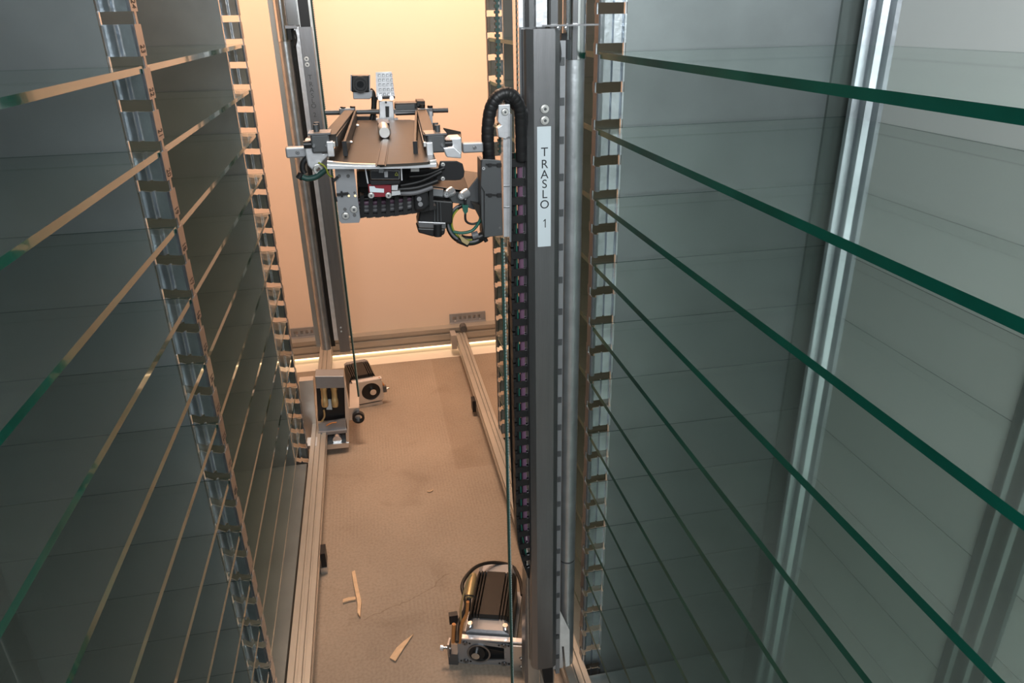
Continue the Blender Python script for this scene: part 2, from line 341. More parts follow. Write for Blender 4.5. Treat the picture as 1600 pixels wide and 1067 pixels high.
b.prism([(-.62, a, c) for a, c in q], (1.34, 0, 0)); b.build('profile_bar', profm, t)
for xa in (-.60, .70): MB().box((xa-.02, 2.74, -.004), (xa+.02, 2.77, .022)).build('foot_block', black, t)
for (xa, lab) in ((-.365, 'slotted wall bracket on the far wall behind the left mast'), (.272, 'slotted wall bracket on the far wall at the end of the right floor rail')):
    t = thing('wall_bracket', lab, 'bracket', (xa, 2.79, .1)); b = MB(); L = .15
    b.box((xa, 2.793, .094), (xa+L, 2.7995, .104)); b.box((xa, 2.793, .118), (xa+L, 2.7995, .130)); b.box((xa, 2.793, .104), (xa+.012, 2.7995, .118)); b.box((xa+L-.012, 2.793, .104), (xa+L, 2.7995, .118))
    for i in range(6): b.box((xa+.028+i*.020, 2.793, .104), (xa+.0375+i*.020, 2.7995, .118))
    b.box((xa, 2.776, .090), (xa+L, 2.7995, .094)); b.build('slotted_plate', grey, t)
    for i in (0.15, .85): bolt(t, (xa+L*i, 2.793, .099), .003, h=.003)
tag(MB().box((-.62, 2.779, -.003), (.72, 2.798, .024)).build('glow_strip', glowm), 'glowing strip added for the bright floor gap at the foot of the far wall', 'glow strip')  # added glow, stands in for the brightly lit floor gap behind the profile

# ------------------------------------------------------------------ right mast (near)
YM = .97
mx0, mx1 = P(823, 200, YM).x, P(875, 200, YM).x
zt, zb = P(850, 45, YM).z, P(850, 1045, YM).z
t = thing('lift_mast', 'tall near steel mast with white label strip, standing right of the gripper', 'mast', ((mx0+mx1)/2, YM, zb))
xa, xb_ = mx0, mx1
xg0 = xa+.010; xg1 = xb_-.007
b = MB(); b.prism([(xa, YM+.012, zb), (xa+.0015, YM+.006, zb), (xg0, YM, zb), (xg1, YM, zb), (xb_, YM+.004, zb), (xb_, YM+.020, zb), (xb_-.002, YM+.020, zb), (xb_-.002, YM+.006, zb), (xg1, YM+.002, zb), (xg0, YM+.002, zb), (xa+.003, YM+.008, zb), (xa+.002, YM+.020, zb), (xa, YM+.020, zb)], (0, 0, zt-zb)); b.build('cover_plate', steel, t)
# extrusion behind the cover, continuing upwards
b = MB(); X0, X1 = xa-.004, xb_+.002
q = [(X0, .022), (X0, .032), (X0+.005, .034), (X0+.005, .04), (X0, .042), (X0, .062), (X1, .062), (X1, .05), (X1-.004, .048), (X1-.004, .04), (X1, .038), (X1, .022), (xg1-.002, .022), (xg1-.003, .027), (xg1-.008, .027), (xg1-.009, .022), (xg0+.010, .022), (xg0+.009, .027), (xg0+.005, .027), (xg0+.004, .022)]
b.prism([(a, YM+c, .06) for a, c in q], (0, 0, 2.35-.06)); b.build('mast_profile', chrome, t)
b = MB(); b.box((xa+.018, YM+.0195, zt+.002), (xg1-.006, YM+.0215, 2.33)); b.box((xa-.0045, YM+.020, zt+.002), (xa+.001, YM+.022, 2.33)); b.build('profile_face', alub, t)
b = MB(); b.box((xa+.004, YM+.0195, zt+.002), (xa+.009, YM+.0215, 2.33)); b.box((xg1-.004, YM+.0195, zt+.002), (xg1-.001, YM+.0215, 2.33)); b.build('profile_slot', black, t)
b = MB(); b.box((xb_+.0025, YM+.012, .10), (xb_+.010, YM+.030, 1.22)); b.build('guide_rail', grey, t)
b = MB()
for i in range(22): b.box((xb_+.003, YM+.0105, .14+i*.05), (xb_+.0085, YM+.012, .150+i*.05))
b.build('rail_holes', dgrey, t)
YP = 1.0; px = P(897, 300, YP).x; pr_ = .0145
MB().tube([(px, YP+.01, .10), (px, YP+.01, P(895, 875, YP).z-.004)], pr_, 28).build('lower_tube', tubem, t)
MB().tube([(px, YP+.01, P(895, 875, YP).z), (px, YP+.01, P(897, 93, YP).z)], pr_, 28).build('round_tube', tubem, t)
MB().tube([(px, YP+.01, P(895, 875, YP).z-.006), (px, YP+.01, P(895, 875, YP).z+.002)], pr_-.0006, 28).build('tube_joint', dgrey, t)
MB().tube([(px, YP+.01, P(897, 93, YP).z), (px, YP+.01, 2.3)], pr_+.0015, 28).build('polished_tube_sleeve', chrome, t)
b = MB(); z = P(880, 41, YM).z; b.box((xg1-.012, YM-.004, z), (px+.019, YM+.045, z+.002)); b.build('tube_bracket', steel, t)
for u in (873, 885): bolt(t, P(u, 44, YM-.004), .0018, h=.003, m=chrome)
bolt(t, P(851, 170, YM), .0042, h=.004); bolt(t, P(851, 188, YM), .0042, h=.004)
# black clip tape behind the plate edge
b = MB(); b.tube(smooth_path([P(873, 60, YM+.014), P(876, 85, YM+.006), P(872, 105, YM+.008), P(873, 118, YM+.014)]), .0012, 6); b.build('thin_cable', black, t)
b = MB(); b.box(P(877, 52, YM+.03), P(884, 92, YM+.036)); b.build('black_block', black, t)
# label with vertical lettering
l0, l1 = P(840, 198, YM), P(862, 384, YM)
lw = l1.x-l0.x; lx0 = P(839.5, 290, YM).x; lx1 = P(860.5, 290, YM).x
lab = MB().box((lx0, YM-.0008, l1.z), (lx1, YM-.0001, l0.z)).build('label_strip', white, t)
for ch, v in zip('TRASLO1', (238, 257, 273, 288, 304, 320, 349)):
    p = P(850, v, YM-.0008)
    if ch == '1':
        cx1 = (lx0+lx1)/2+.0015; b = MB(); b.prism([(cx1-.0006, YM-.0011, p.z-.006), (cx1+.0006, YM-.0011, p.z-.006), (cx1+.0006, YM-.0011, p.z+.006), (cx1-.0003, YM-.0011, p.z+.006), (cx1-.0030, YM-.0011, p.z+.0035), (cx1-.0026, YM-.0011, p.z+.0027), (cx1-.0006, YM-.0011, p.z+.0040)], (0, .0003, 0)); b.build('letter', ink, lab); continue
    text(ch, .0165, ((lx0+lx1)/2+.0005, YM-.0009, p.z), (1, 0, 0), (0, 0, 1), 'letter', ink, lab, .0002)
# small fork bracket at the foot
b = MB(); pp(b, [(866, 948), (872, 948), (890, 985), (890, 1040), (884, 1042), (881, 1010), (878, 1010), (880, 1043), (874, 1044), (872, 1012), (869, 1012), (871, 1045), (862, 1046), (862, 1000)], .985, .003); b.build('fork_bracket', alub, t)
bolt(t, P(870, 990, .985), .0025, h=.003)
b = MB(); pp(b, [(846, 1040), (864, 1040), (864, 1067), (850, 1067)], YM+.006, .02); b.build('mast_foot', blackm, t)
b = MB(); pp(b, [(822, 860), (833, 890), (834, 1067), (820, 1067)], YM+.030, .03); b.build('mast_side_plate', steel, t)
# ------------------------------------------------------------------ belts
def belt(name, label, xa, xb2, y, z0, z1, pitch, side, wd, th=.0022):
    b = MB(); L = z1-z0; n = int(L/pitch)
    fx = lambda s: xa+(xb2-xa)*s
    for sx, w2 in ((0, 1),):
        b.prism([(fx(0), y, z0), (fx(0)+th, y, z0), (fx(0)+th, y+wd, z0), (fx(0), y+wd, z0)], (fx(1)-fx(0), 0, L))
    tb = []
    for i in range(n):
        s = (i+.5)/n; zc = z0+L*s; x = fx(s)
        for sd in side:
            xx = x-.0018 if sd < 0 else x+th
            b.box((xx, y+.0002, zc-pitch*.26), (xx+.0018, y+wd, zc+pitch*.26), 1)
    o = b.build(name, [rubber, rubber if len(side) > 1 else rubberw]); tag(o, label, 'belt'); return o
pT, pB = P(775, 0, .985), P(799, 1067, .985)
pm = P(783, 250, .985)
belt('toothed_belt', 'coarse dark toothed belt running upwards above the lift carriage', pT.x, pT.x, .985, P(783, 240, .985).z, 2.2, .0068, (-1, 1), .008, .0025)
pk = P(783, 372, .985)
belt('toothed_belt', 'long dark green toothed belt hanging below the lift carriage to the floor', pB.x, pk.x, .985, .045, pk.z, .0052, (1,), .007, .003)
pq = P(816, 100, 1.0)
belt('toothed_belt', 'thin belt strand with white teeth close to the left side of the near mast top', pq.x-.004, pq.x-.004, 1.0, P(816, 175, 1.0).z, 2.2, .0068, (-1,), .008, .002)
# ------------------------------------------------------------------ cable chain
t = thing('cable_chain', 'black segmented cable chain with purple cables, hanging left of the near mast', 'cable chain', P(815, 880, 1.0))
YC = .995
zc0 = P(815, 250, YC).z; zc1 = P(815, 830, YC).z; path = []
n = 26
def cx(v): return P(815, v, YC)
pts = []
v = 232
zz = zc0+.01
while zz > zc1: pts.append(Vector((P(814, 500, YC).x, YC, zz))); zz -= .0262
xe = pts[-1].x; ze = pts[-1].z
for i in range(1, 6): pts.append(Vector((xe+.0035*i*i*.28+.0005*i, YC, ze-.0262*i)))
wC = .0125
for i in range(len(pts)-1):
    a, c = pts[i], pts[i+1]; d = c-a; dn = d.normalized(); sx = Vector((-dn.z, 0, dn.x))*-1
    b = MB()
    for sg in (-1, 1): b.obox(a+sx*wC*sg+Vector((0, .004, 0)), c+sx*wC*sg+Vector((0, .004, 0))+dn*.002, .004, .020, (0, 1, 0))
    mid = (a+c)/2
    b.obox(mid-dn*.0062-Vector((0, .0065, 0)), mid+dn*.0045-Vector((0, .0065, 0)), wC*2+.003, .0025, (0, 1, 0))
    b.obox(mid-dn*.0085-Vector((0, -.013, 0)), mid+dn*.0085-Vector((0, -.013, 0)), wC*2+.003, .0015, (0, 1, 0))
    b.obox(mid-dn*.010-sx*wC*.95-Vector((0, .008, 0)), mid+dn*.008-sx*wC*.95-Vector((0, .008, 0)), .003, .003, (0, 1, 0))
    b.build('chain_link', black, t)
for dx, r, m in ((.0035, .0055, purple), (-.0045, .0016, greenc), (-.0075, .0026, black)):
    MB().tube([p+Vector((dx, .002, 0)) for p in pts], r, 8).build('cable', m, t)
# thin guide strip of the chain
b = MB(); pL = P(799, 480, 1.03)
b.tube(smooth_path([P(797, 400, 1.03), P(798, 560, 1.03), P(801, 720, 1.03), P(808, 820, 1.03), P(822, 870, 1.03), P(832, 905, 1.03)]), .0035, 8); b.build('chain_edge', blackm, t)

# ------------------------------------------------------------------ lift carriage on the near mast
YK = .955
t = thing('lift_carriage', 'dark bracket carriage riding on the near mast and carrying the gripper arm', 'carriage', P(775, 370, YK))
b = MB(); pp(b, [(753, 249), (768, 249), (783, 251), (786, 368), (757, 371), (757, 300), (751, 290)], YK, .004)
pp(b, [(751, 250), (756, 249), (757, 371), (752, 340)], YK+.004, .03); o = b.build('mount_plate', dgrey, t, bevel=.0008)
b = MB(); pp(b, [(786, 165), (797, 165), (797, 370), (787, 370)], YK+.01, .02); b.build('linear_carriage', alub, t)
b = MB(); pp(b, [(786, 210), (797, 210), (797, 213), (786, 213)], YK+.0098, .001); pp(b, [(787, 290), (797, 290), (797, 292), (787, 292)], YK+.0095, .001); pp(b, [(787, 323), (797, 323), (797, 325), (787, 325)], YK+.0095, .001); b.build('block_joint', chrome, t)
b = MB(); pp(b, [(779, 164), (797, 163), (797, 213), (790, 217), (779, 214), (777, 200), (783, 196), (778, 190)], YK+.004, .012); o = b.build('clamp_block', alub, t, bevel=.0008)
bolt(t, P(789, 175, YK+.004), .0032, h=.003)
b = MB(); pp(b, [(797, 178), (800, 178), (799, 378), (796, 378)], YK-.002, .012); b.build('edge_strip', chrome, t)
# arm plate that carries the gripper
b = MB(); pp(b, [(672, 290), (730, 298), (752, 270), (757, 268), (757, 330), (738, 327), (716, 318), (674, 313)], YK+.03, .004); b.build('arm_plate', dgrey, t, bevel=.0006)
b = MB(); a = P(680, 292, YK+.035); c = P(736, 268, YK+.035)
b.prism([P(672, 292, YK+.03), P(733, 298, YK+.03), P(752, 270, YK+.10), P(722, 266, YK+.13), P(676, 262, YK+.13)], (0, 0, -.003)); b.build('arm_shelf', dark, t)
b = MB(); pp(b, [(738, 318), (757, 322), (757, 371), (753, 366), (752, 345)], YK+.012, .02); b.build('gusset', dark, t)
for v, l in ((257, 24), (304, 24)):
    b = MB(); b.obox(P(759, v, YK-.001), P(759+l-4, v+1, YK-.001), .002, .0022); b.box(P(777, v-1.5, YK-.003), P(783, v+3, YK+.001)); b.box(P(763, v-1, YK-.003), P(768, v+3, YK)); b.build('cable_tie', black, t)
MB().cyl(P(781, 356, YK-.0005), P(781, 356, YK+.001), .0015).build('hole', black, t)
MB().ring(P(755.5, 263, YK-.0004), (0, -1, 0), .002, .001, .001).build('hole_rim', alub, t)
for u, v in ((696, 300), (719, 303)):
    b = MB(); q = P(u, v, YK+.028); b.tube([q+Vector((.009, .0, .001)), q+Vector((.002, -.006, -.001)), q+Vector((0, -.010, -.001))], [.0065, .006, .0045], 20); b.ring(q+Vector((0, -.010, -.001)), (0, -1, 0), .0028, .0016, .001); b.build('cap_screw', alub, t)
b = MB(); b.obox(P(672, 299, YK+.02), P(692, 301, YK+.02), .006, .009); b.build('spacer_block', grey, t)
# corrugated hose looping over the carriage
hp = smooth_path([P(765, 258, YK+.02), P(763, 235, YK+.016), P(762, 205, YK+.014), P(766, 172, YK+.012), P(776, 153, YK+.010), P(790, 146, YK+.010), P(803, 152, YK+.012), P(812, 170, YK+.016), P(814, 200, YK+.022), P(815, 250, YK+.03)], 16)
b = MB(); rr_ = [(.0083 if i % 6 else .0078) for i in range(len(hp))]; b.tube(hp, rr_, 14); b.build('corrugated_hose', black, t)
hp = smooth_path([P(790, 152, YK+.02), P(806, 165, YK+.02), P(820, 185, YK+.026), P(822, 250, YK+.03)], 8); MB().tube(hp, .007, 12).build('corrugated_hose', black, t)
# looped cable bundle under the arm
def wire(par, pts, y, r, m, name='cable', n=8):
    q = smooth_path([P(p[0], p[1], y+(p[2] if len(p) > 2 else 0)) for p in pts], 8); return MB().tube(q, r, n).build(name, m, par)
loopc = (733, 348)
for (ru, rv, a0, a1, r, m, dy) in ((31, 29, 40, 255, .0032, black, 0), (29, 31, 20, 230, .0022, greenc, -.006), (33, 30, 60, 245, .0018, greyc, -.01), (27, 27, 80, 240, .0012, yellow, -.012), (34, 33, 30, 200, .0026, black, .005), (29, 25, 10, 120, .004, black, .004), (30, 29, -60, 60, .0022, greenc, .002)):
    wire(t, [(loopc[0]+ru*math.cos(math.radians(a)), loopc[1]+rv*math.sin(math.radians(a)), dy) for a in range(a0, a1+1, 15)], YK+.03, r, m)
wire(t, [(727, 312), (727, 330), (728, 345), (738, 350), (752, 346)], YK+.022, .0016, black)
wire(t, [(752, 338), (748, 348), (738, 360), (722, 364), (708, 362)], YK+.018, .0022, greenc)
b = MB(); pp(b, [(722, 320), (732, 321), (731, 331), (727, 335), (724, 331)], YK+.02, .006); b.build('connector', greenc, t)
b = MB(); b.cyl(P(727, 309, YK+.023), P(727, 321, YK+.023), .0013, 8); b.build('stud', alub, t)
for u, v, u2, v2, r, m in ((738, 369, 747, 366, .0052, greyc), (747, 371, 768, 362, .0055, black), (752, 362, 760, 377, .003, black), (715, 375, 732, 382, .004, black)):
    MB().cyl(P(u, v, YK+.018), P(u2, v2, YK+.018), r, 12).build('cable_coupling', m, t)
b = MB(); pp(b, [(716, 366), (722, 378), (730, 383), (734, 378), (722, 370)], YK+.01, .004); b.build('cable_tie_tail', brass, t)

# ------------------------------------------------------------------ gripper head
G = thing('gripper_head', 'robotic picking gripper with flat brown tray, two guide arms and a red circuit board underneath', 'gripper', P(600, 300, 1.05))
ZT = PZ(512, 262, 0).z  # floor ref unused
ztray = P(512, 258, .88).z
def T(u, v, dz=0): return PZ(u, v, ztray+dz)
outl = [T(512, 252), T(530, 254), T(555, 256), T(595, 257), T(640, 255), T(668, 253), T(681, 250), T(676, 235), T(664, 190), T(640, 187), T(560, 188), T(545, 192), T(530, 218)]
b = MB(); b.prism(outl, (0, 0, -.003)); b.build('tray_plate', trayM, G)
b = MB(); pp(b, [(511, 252), (530, 254), (555, 256), (595, 257), (640, 255), (668, 253), (682, 250), (682, 256), (640, 259), (595, 260), (555, 260), (511, 258)], .868, .006); b.build('tray_front_edge', alu, G)
b = MB(); pp(b, [(511, 258), (555, 260), (595, 260), (640, 259), (682, 256), (682, 261), (640, 263), (595, 264), (511, 264)], .866, .007); b.build('tray_front_lip', alub, G)
# slot belt along the tray centre
b = MB(); b.prism([T(590, 259, .0006), T(601, 259, .0006), T(610, 200, .0006), T(602, 200, .0006)], (0, 0, .0012)); b.build('pusher_belt', dark, G)
b = MB()
for p, q in (((588, 260), (601, 200)), ((602, 260), (611, 200))): b.obox(T(*p, .0008), T(*q, .0008), .0011, .0008)
b.build('belt_groove', black, G)
b = MB(); b.prism([P(592, 255, .868), P(600, 255, .868), P(599, 270, .868), P(592, 270, .868)], (0, .006, 0)); b.build('belt_end', dgrey, G)
b = MB(); q = T(600, 204, .010); b.tube([q+Vector((0, -.02, 0)), q+Vector((0, -.018, 0)), q+Vector((0, .03, 0))], [.0072, .0082, .0082], 24); b.build('pusher_head', alu, G)
b = MB(); q = T(600, 197, .012); b.box(q+Vector((-.008, .0, -.012)), q+Vector((.008, .05, .004))); b.build('pusher_block', dark, G)
# guide arms
def arm(f0, r0_, dy0, dy1, wdt, hgt, name, m):
    a = P(*f0, dy0); c = P(*r0_, dy1); return MB().obox(a, c, wdt, hgt).build(name, m, G, bevel=.0008)
arm((515, 219), (547, 178), .925, 1.28, .016, .014, 'guide_arm', dark)
arm((521, 226), (552, 182), .915, 1.27, .004, .006, 'arm_rail', alu)
arm((526, 221), (553, 181), .925, 1.27, .002, .012, 'arm_rail', dgrey)
arm((672, 219), (659, 177), .925, 1.28, .016, .014, 'guide_arm', dark)
arm((664, 226), (653, 182), .915, 1.27, .004, .006, 'arm_rail', alu)
# paddles
def paddle(p0, p1, y0, y1, h):
    a = P(*p0, y0); c = P(*p1, y1); MB().obox(a, c, .0035, h).build('guide_paddle', dark, G, bevel=.0006)
    MB().obox(a+Vector((0, -.002, 0)), a+Vector((0, .001, 0)), .0055, h*1.05).build('paddle_tip', blackm, G)
paddle((539, 232), (556, 181), .93, 1.26, .017)
paddle((649, 232), (651, 181), .93, 1.26, .017)
for s in ((545, 222), (555, 196)): bolt(G, P(s[0]+2, s[1], 1.0), .0015, (1, 0, 0), .003)
# front bearing blocks of the arms
for (u, v, sg) in ((501, 226, 1), (682, 226, -1)):
    q = P(u, v, .918)
    MB().box(q+Vector((-.011, 0, -.010)), q+Vector((.011, .026, .012))).build('bearing_block', dgrey, G, bevel=.002)
    MB().box(q+Vector((-.013, -.002, .0115)), q+Vector((.013, .03, .0135))).build('block_cover', steel, G)
    MB().box(q+Vector((.010*sg-.003, -.006, -.014)), q+Vector((.010*sg+.005, .004, .004))).build('end_clamp', alub, G, bevel=.001)
    for e in (-.008, .007):
        MB().cyl(q+Vector((e, -.003, -.001)), q+Vector((e, 0, -.001)), .0017, 10).build('screw', chrome, G)
    MB().cyl(q+Vector((-.02*sg, .006, 0)), q+Vector((-.009*sg, .006, 0)), .0045, 14).build('shaft_stub', blackm, G)
    for e in (.018, .04): MB().cyl(q+Vector((-.004*sg, e, .012)), q+Vector((-.004*sg, e, .021)), .0035, 12).build('post', dgrey, G)
# side blocks, white aluminium
b = MB(); pp(b, [(475, 221), (490, 222), (491, 226), (505, 240), (514, 238), (517, 241), (505, 252), (499, 262), (492, 270), (488, 266), (481, 259), (477, 240)], .925, .03); b.build('side_block', alub, G, bevel=.0015)
b = MB(); pp(b, [(695, 226), (704, 216), (721, 215), (722, 240), (716, 243), (707, 232), (697, 232)], .925, .03)
pp(b, [(692, 231), (709, 229), (721, 240), (721, 248), (698, 246)], .915, .01); b.build('side_block', alub, G, bevel=.0015)
# corner wings behind the blocks
b = MB(); b.prism([P(476, 218, .95), P(512, 213, .95), P(520, 203, 1.02), P(488, 207, 1.02)], (0, 0, -.006)); b.build('side_wing', dark, G)
b = MB(); b.prism([P(690, 220, .95), P(721, 214, .95), P(719, 207, 1.0), P(692, 202, 1.04)], (0, 0, -.006)); b.build('side_wing', dark, G)
b = MB(); pp(b, [(693, 200), (720, 206), (721, 214), (694, 212)], .99, .004); b.build('wing_flange', dark, G)
# end bars left and right
for (u0_, u1_, v0_, v1_, name) in ((447, 478, 228, 246, 'end_bar'), (722, 751, 221, 238, 'end_bar')):
    a = P(u0_, (v0_+v1_)/2+1, .94); c = P(u1_+3, (v0_+v1_)/2-.5, .94)
    o = MB().obox(a, c, .013, .0125).build(name, grey, G, bevel=.0018)
    m_ = (a+c)/2 - Vector((0, .0066, 0)) + Vector((.001 if u0_ < 500 else .002, 0, 0)); bolt(G, m_, .0016, h=.0012, m=chrome, name='screw')
# rear cross rod and blocks
MB().cyl(P(508, 176, 1.30), P(700, 172, 1.30), .0042, 12).build('cross_rod', dgrey, G)
for u, v in ((536, 170), (551, 169), (660, 166), (672, 168)): MB().cyl(P(u, v-3, 1.28), P(u, v+8, 1.28), .0045, 12).build('post', dark, G)
for u in (543, 664): 
    q = P(u, 174, 1.285); MB().box(q+Vector((-.013, -.01, -.007)), q+Vector((.013, .012, .006))).build('rod_clamp', steel, G, bevel=.001)
    MB().box(q+Vector((.006, -.012, -.03)), q+Vector((.011, -.006, 0))).build('clamp_finger', alub, G)
# drive motor at the rear
b = MB(); pp(b, [(617, 161), (652, 160), (662, 158), (663, 176), (652, 180), (617, 181)], 1.30, .03); b.build('rear_motor', blackm, G, bevel=.003)
b = MB(); pp(b, [(652, 158), (664, 158), (664, 166), (652, 166)], 1.285, .04); b.build('motor_cap', black, G)
MB().box(P(618, 164, 1.297), P(648, 172, 1.299)).build('motor_label', dgrey, G)
MB().box(P(616, 173, 1.296), P(653, 176, 1.3)).build('motor_seam', steel, G)
# hinge bracket and calibration plate
b = MB(); pp(b, [(592, 158), (614, 158), (616, 178), (616, 188), (592, 188), (593, 178)], 1.29, .012); o = b.build('hinge_bracket', alub, G, bevel=.001)
b = MB(); pp(b, [(602, 166), (608, 166), (608, 183), (603, 183)], 1.286, .004); b.build('hinge_slot', black, G)
for u in (590.5, 619): 
    b = MB(); pp(b, [(u-3, 185), (u+3, 185), (u+4, 191), (u-3, 191)], 1.285, .012); b.build('bracket_foot', alub, G)
MB().cyl(P(603, 160, 1.287), P(603, 160, 1.29), .0018, 10).build('hole', black, G)
cp = [(587, 113), (612, 112), (617, 150), (588, 152)]
b = MB(); pp(b, cp, 1.30, .004); cal = b.build('perforated_plate', alub, G)
b = MB()
for r_ in range(5):
    for c_ in range(4):
        u = 590.5+c_*6.3+r_*.5; v = 115.5+r_*7.4-c_*.15
        pp(b, [(u, v), (u+4, v), (u+4, v+4.6), (u, v+4.6)], 1.2988, .0008)
b.build('square_holes', grey, cal)
b = MB()
for r_ in range(5):
    for c_ in range(4):
        u = 591.5+c_*6.3+r_*.5; v = 117+r_*7.4-c_*.15
        pp(b, [(u, v), (u+2.6, v), (u+2.6, v+2.8), (u, v+2.8)], 1.298, .0008)
b.build('square_centres', alub, cal)
b = MB(); b.cyl(P(589, 153, 1.29), P(617, 152, 1.29), .0022, 10); b.build('hinge_pin', blackm, G)
for u in (594, 612): MB().cyl(P(u, 153.5, 1.282), P(u, 153.5, 1.296), .0035, 12).build('hinge_knuckle', alub, G)
# camera on its stalk
cm = MB(); pp(cm, [(549, 118), (577, 118), (577, 144), (549, 144)], 1.28, .022); cb = cm.build('camera_body', blackm, G, bevel=.002)
q = P(563, 132, 1.28); b = MB(); b.ring(q, (0, -1, 0), .0125, .0095, .006, 28); b.build('lens_barrel', black, cb)
b = MB(); b.ring(q+Vector((0, -.001, 0)), (0, -1, 0), .009, .0055, .003, 28); b.build('lens_ring', blackm, cb)
MB().cyl(q+Vector((0, -.0025, 0)), q, .0055, 20).build('lens', lens, cb)
b = MB(); pp(b, [(551, 141), (582, 141), (582, 151), (578, 155), (552, 155)], 1.285, .004); b.build('camera_bracket', grey, G, bevel=.001)
for u in (547.5, 576.5):
    b = MB(); pp(b, [(u, 117), (u+2, 117), (u+2, 142), (u, 142)], 1.277, .02); b.build('camera_clip', steel, G)
wire(G, [(578, 140), (583, 146), (584, 160), (583, 175), (580, 190)], 1.31, .004, black)
wire(G, [(590, 152), (587, 158), (586, 175), (585, 188)], 1.31, .0022, black)
b = MB(); pp(b, [(558, 182), (590, 182), (590, 192), (556, 192)], 1.31, .02); b.build('cable_block', black, G)
# small front left cable loop
wire(G, [(481, 246), (474, 254), (473, 264), (476, 271)], .93, .0035, black); wire(G, [(472, 276), (480, 279), (492, 277), (503, 270), (512, 262)], .915, .0036, rubber)
wire(G, [(497, 254), (505, 258), (510, 264), (513, 272), (519, 277)], .91, .0012, yellow)
MB().cyl(P(467, 279, .92), P(471, 272, .92), .0042, 12).build('cable_plug', black, G)
MB().ring(P(496, 264, .918), (.3, -1, 0), .0055, .003, .004).build('cable_gland', alu, G)
# front hanging plate
fp = MB(); pp(fp, [(523, 264), (549, 264), (553, 262), (563, 342), (561, 348), (534, 349), (530, 345), (527, 320)], .895, .003); fpo = fp.build('hanging_plate', grey, G)
for u, v, r in ((544, 275, .0021), (530, 275, .0021), (539, 327, .0021), (554, 336, .0021), (544, 303, .0016), (554, 301, .0015)):
    MB().cyl(P(u, v, .8945), P(u, v, .895), r, 14).build('hole', black, fpo)
for u, v in ((553, 327), (540, 337)): bolt(fpo, P(u, v, .895), .0032, h=.003)
for u, v in ((545, 306), (555, 306)): MB().cyl(P(u, v, .893), P(u, v, .895), .0014, 10).build('rivet', brass, fpo)
b = MB(); b.obox(P(526, 304, .892), P(544, 302, .892), .003, .003); b.obox(P(521, 283, .892), P(528, 276, .892), .003, .003); b.box(P(532, 299, .889), P(536, 307, .892)); b.build('cable_tie', black, fpo)
wire(G, [(519, 277), (521, 290), (523, 303), (526, 315)], .895, .0013, black)
# sensor box
sb = MB(); pp(sb, [(578, 265), (625, 265), (625, 281), (579, 281)], .885, .02); sbo = sb.build('sensor_housing', steel, G, bevel=.0012)
b = MB(); pp(b, [(580, 267), (623, 267), (623, 279), (580, 279)], .8845, .002); b.build('sensor_window', lens, sbo)
b = MB(); pp(b, [(600, 268), (606, 268), (606, 277), (601, 277)], .8838, .001); b.build('sensor_lens', grey, sbo)
b = MB()
q = [P(617, 274, .8838), P(622, 274, .8838), P(619.5, 269, .8838)]
for i in range(3): b.obox(q[i], q[(i+1) % 3], .0005, .0005, (0, 1, 0))
b.build('warning_triangle', yellow, sbo)
b = MB(); pp(b, [(578, 282), (626, 282), (624, 287), (580, 289)], .888, .016); b.build('sensor_base', blackm, sbo)
for pts_ in ([(570, 264), (572, 264), (576, 287), (574, 287)], [(626, 261), (628, 261), (629, 282), (627, 282)]):
    b = MB(); pp(b, pts_, .885, .004); b.build('sensor_stay', alub, sbo)
# black bracket above the sensor
b = MB(); pp(b, [(577, 262), (592, 260), (600, 260), (614, 262), (614, 265), (577, 265)], .880, .01); b.build('sensor_bracket', black, G)
# red circuit board
rb = MB(); pp(rb, [(575, 288), (611, 289), (611, 307), (577, 308)], .892, .003); rbo = rb.build('circuit_board', red, G)
b = MB(); pp(b, [(577, 291), (585, 291), (587, 294), (600, 295), (600, 301), (578, 300)], .8912, .0006); b.build('board_sticker', white, rbo)
for u, v in ((580, 305), (607, 305)): bolt(rbo, P(u, v, .892), .0026, h=.003)
b = MB(); pp(b, [(612, 290), (622, 289), (621, 297), (612, 297)], .889, .006); pp(b, [(612, 299), (625, 298), (626, 304), (612, 306)], .889, .006); b.build('connector', alub, rbo)
# black undercarriage and fan chain
b = MB(); pp(b, [(557, 266), (690, 262), (693, 300), (660, 330), (560, 330)], 1.03, .06); b.build('turntable', black, G, bevel=.004)
b = MB(); pp(b, [(560, 268), (640, 262), (640, 290), (560, 292)], .96, .02); b.build('under_bracket', blackm, G)
for i in range(9):
    u = 566+i*13.5; v = 322-(i*i*.19); w2 = 6.5
    b = MB(); pp(b, [(u-w2*.55, v-16), (u+w2*.45, v-17), (u+w2*.5, v+18), (u-w2*.5, v+19)], .935, .020); pp(b, [(u-w2, v+13), (u+w2+1, v+12), (u+w2+1, v+17), (u-w2, v+19)], .937, .018); b.build('chain_link', black, G)
for dv, r, m in ((-11, .003, black), (-5, .0035, purple), (1, .0035, greyc), (7, .0035, greyc), (12, .002, black)):
    wire(G, [(560+i*13.5, 322+dv-(i*i*.19)) for i in range(9)], .947, r, m)
for i, (p0, p1) in enumerate((((620, 296), (684, 282)), ((622, 302), (676, 292)), ((626, 290), (690, 268)), ((640, 276), (694, 262)))):
    wire(G, [p0, ((p0[0]+p1[0])/2, (p0[1]+p1[1])/2+4), p1], .92, .0036-.0004*i, black if i != 1 else greyc)
b = MB(); pp(b, [(642, 263), (655, 262), (655, 268), (642, 268)], .90, .01); b.build('screw_block', alu, G)
b = MB(); q = P(660, 320, .925); pp(b, [(647, 300), (668, 296), (672, 322), (662, 330), (648, 330)], .925, .03); b.build('chain_end', blackm, G, bevel=.003)
for u, v in ((655, 311), (657, 319)): MB().cyl(P(u, v, .923), P(u, v, .926), .003, 14).build('screw', greyc, G)
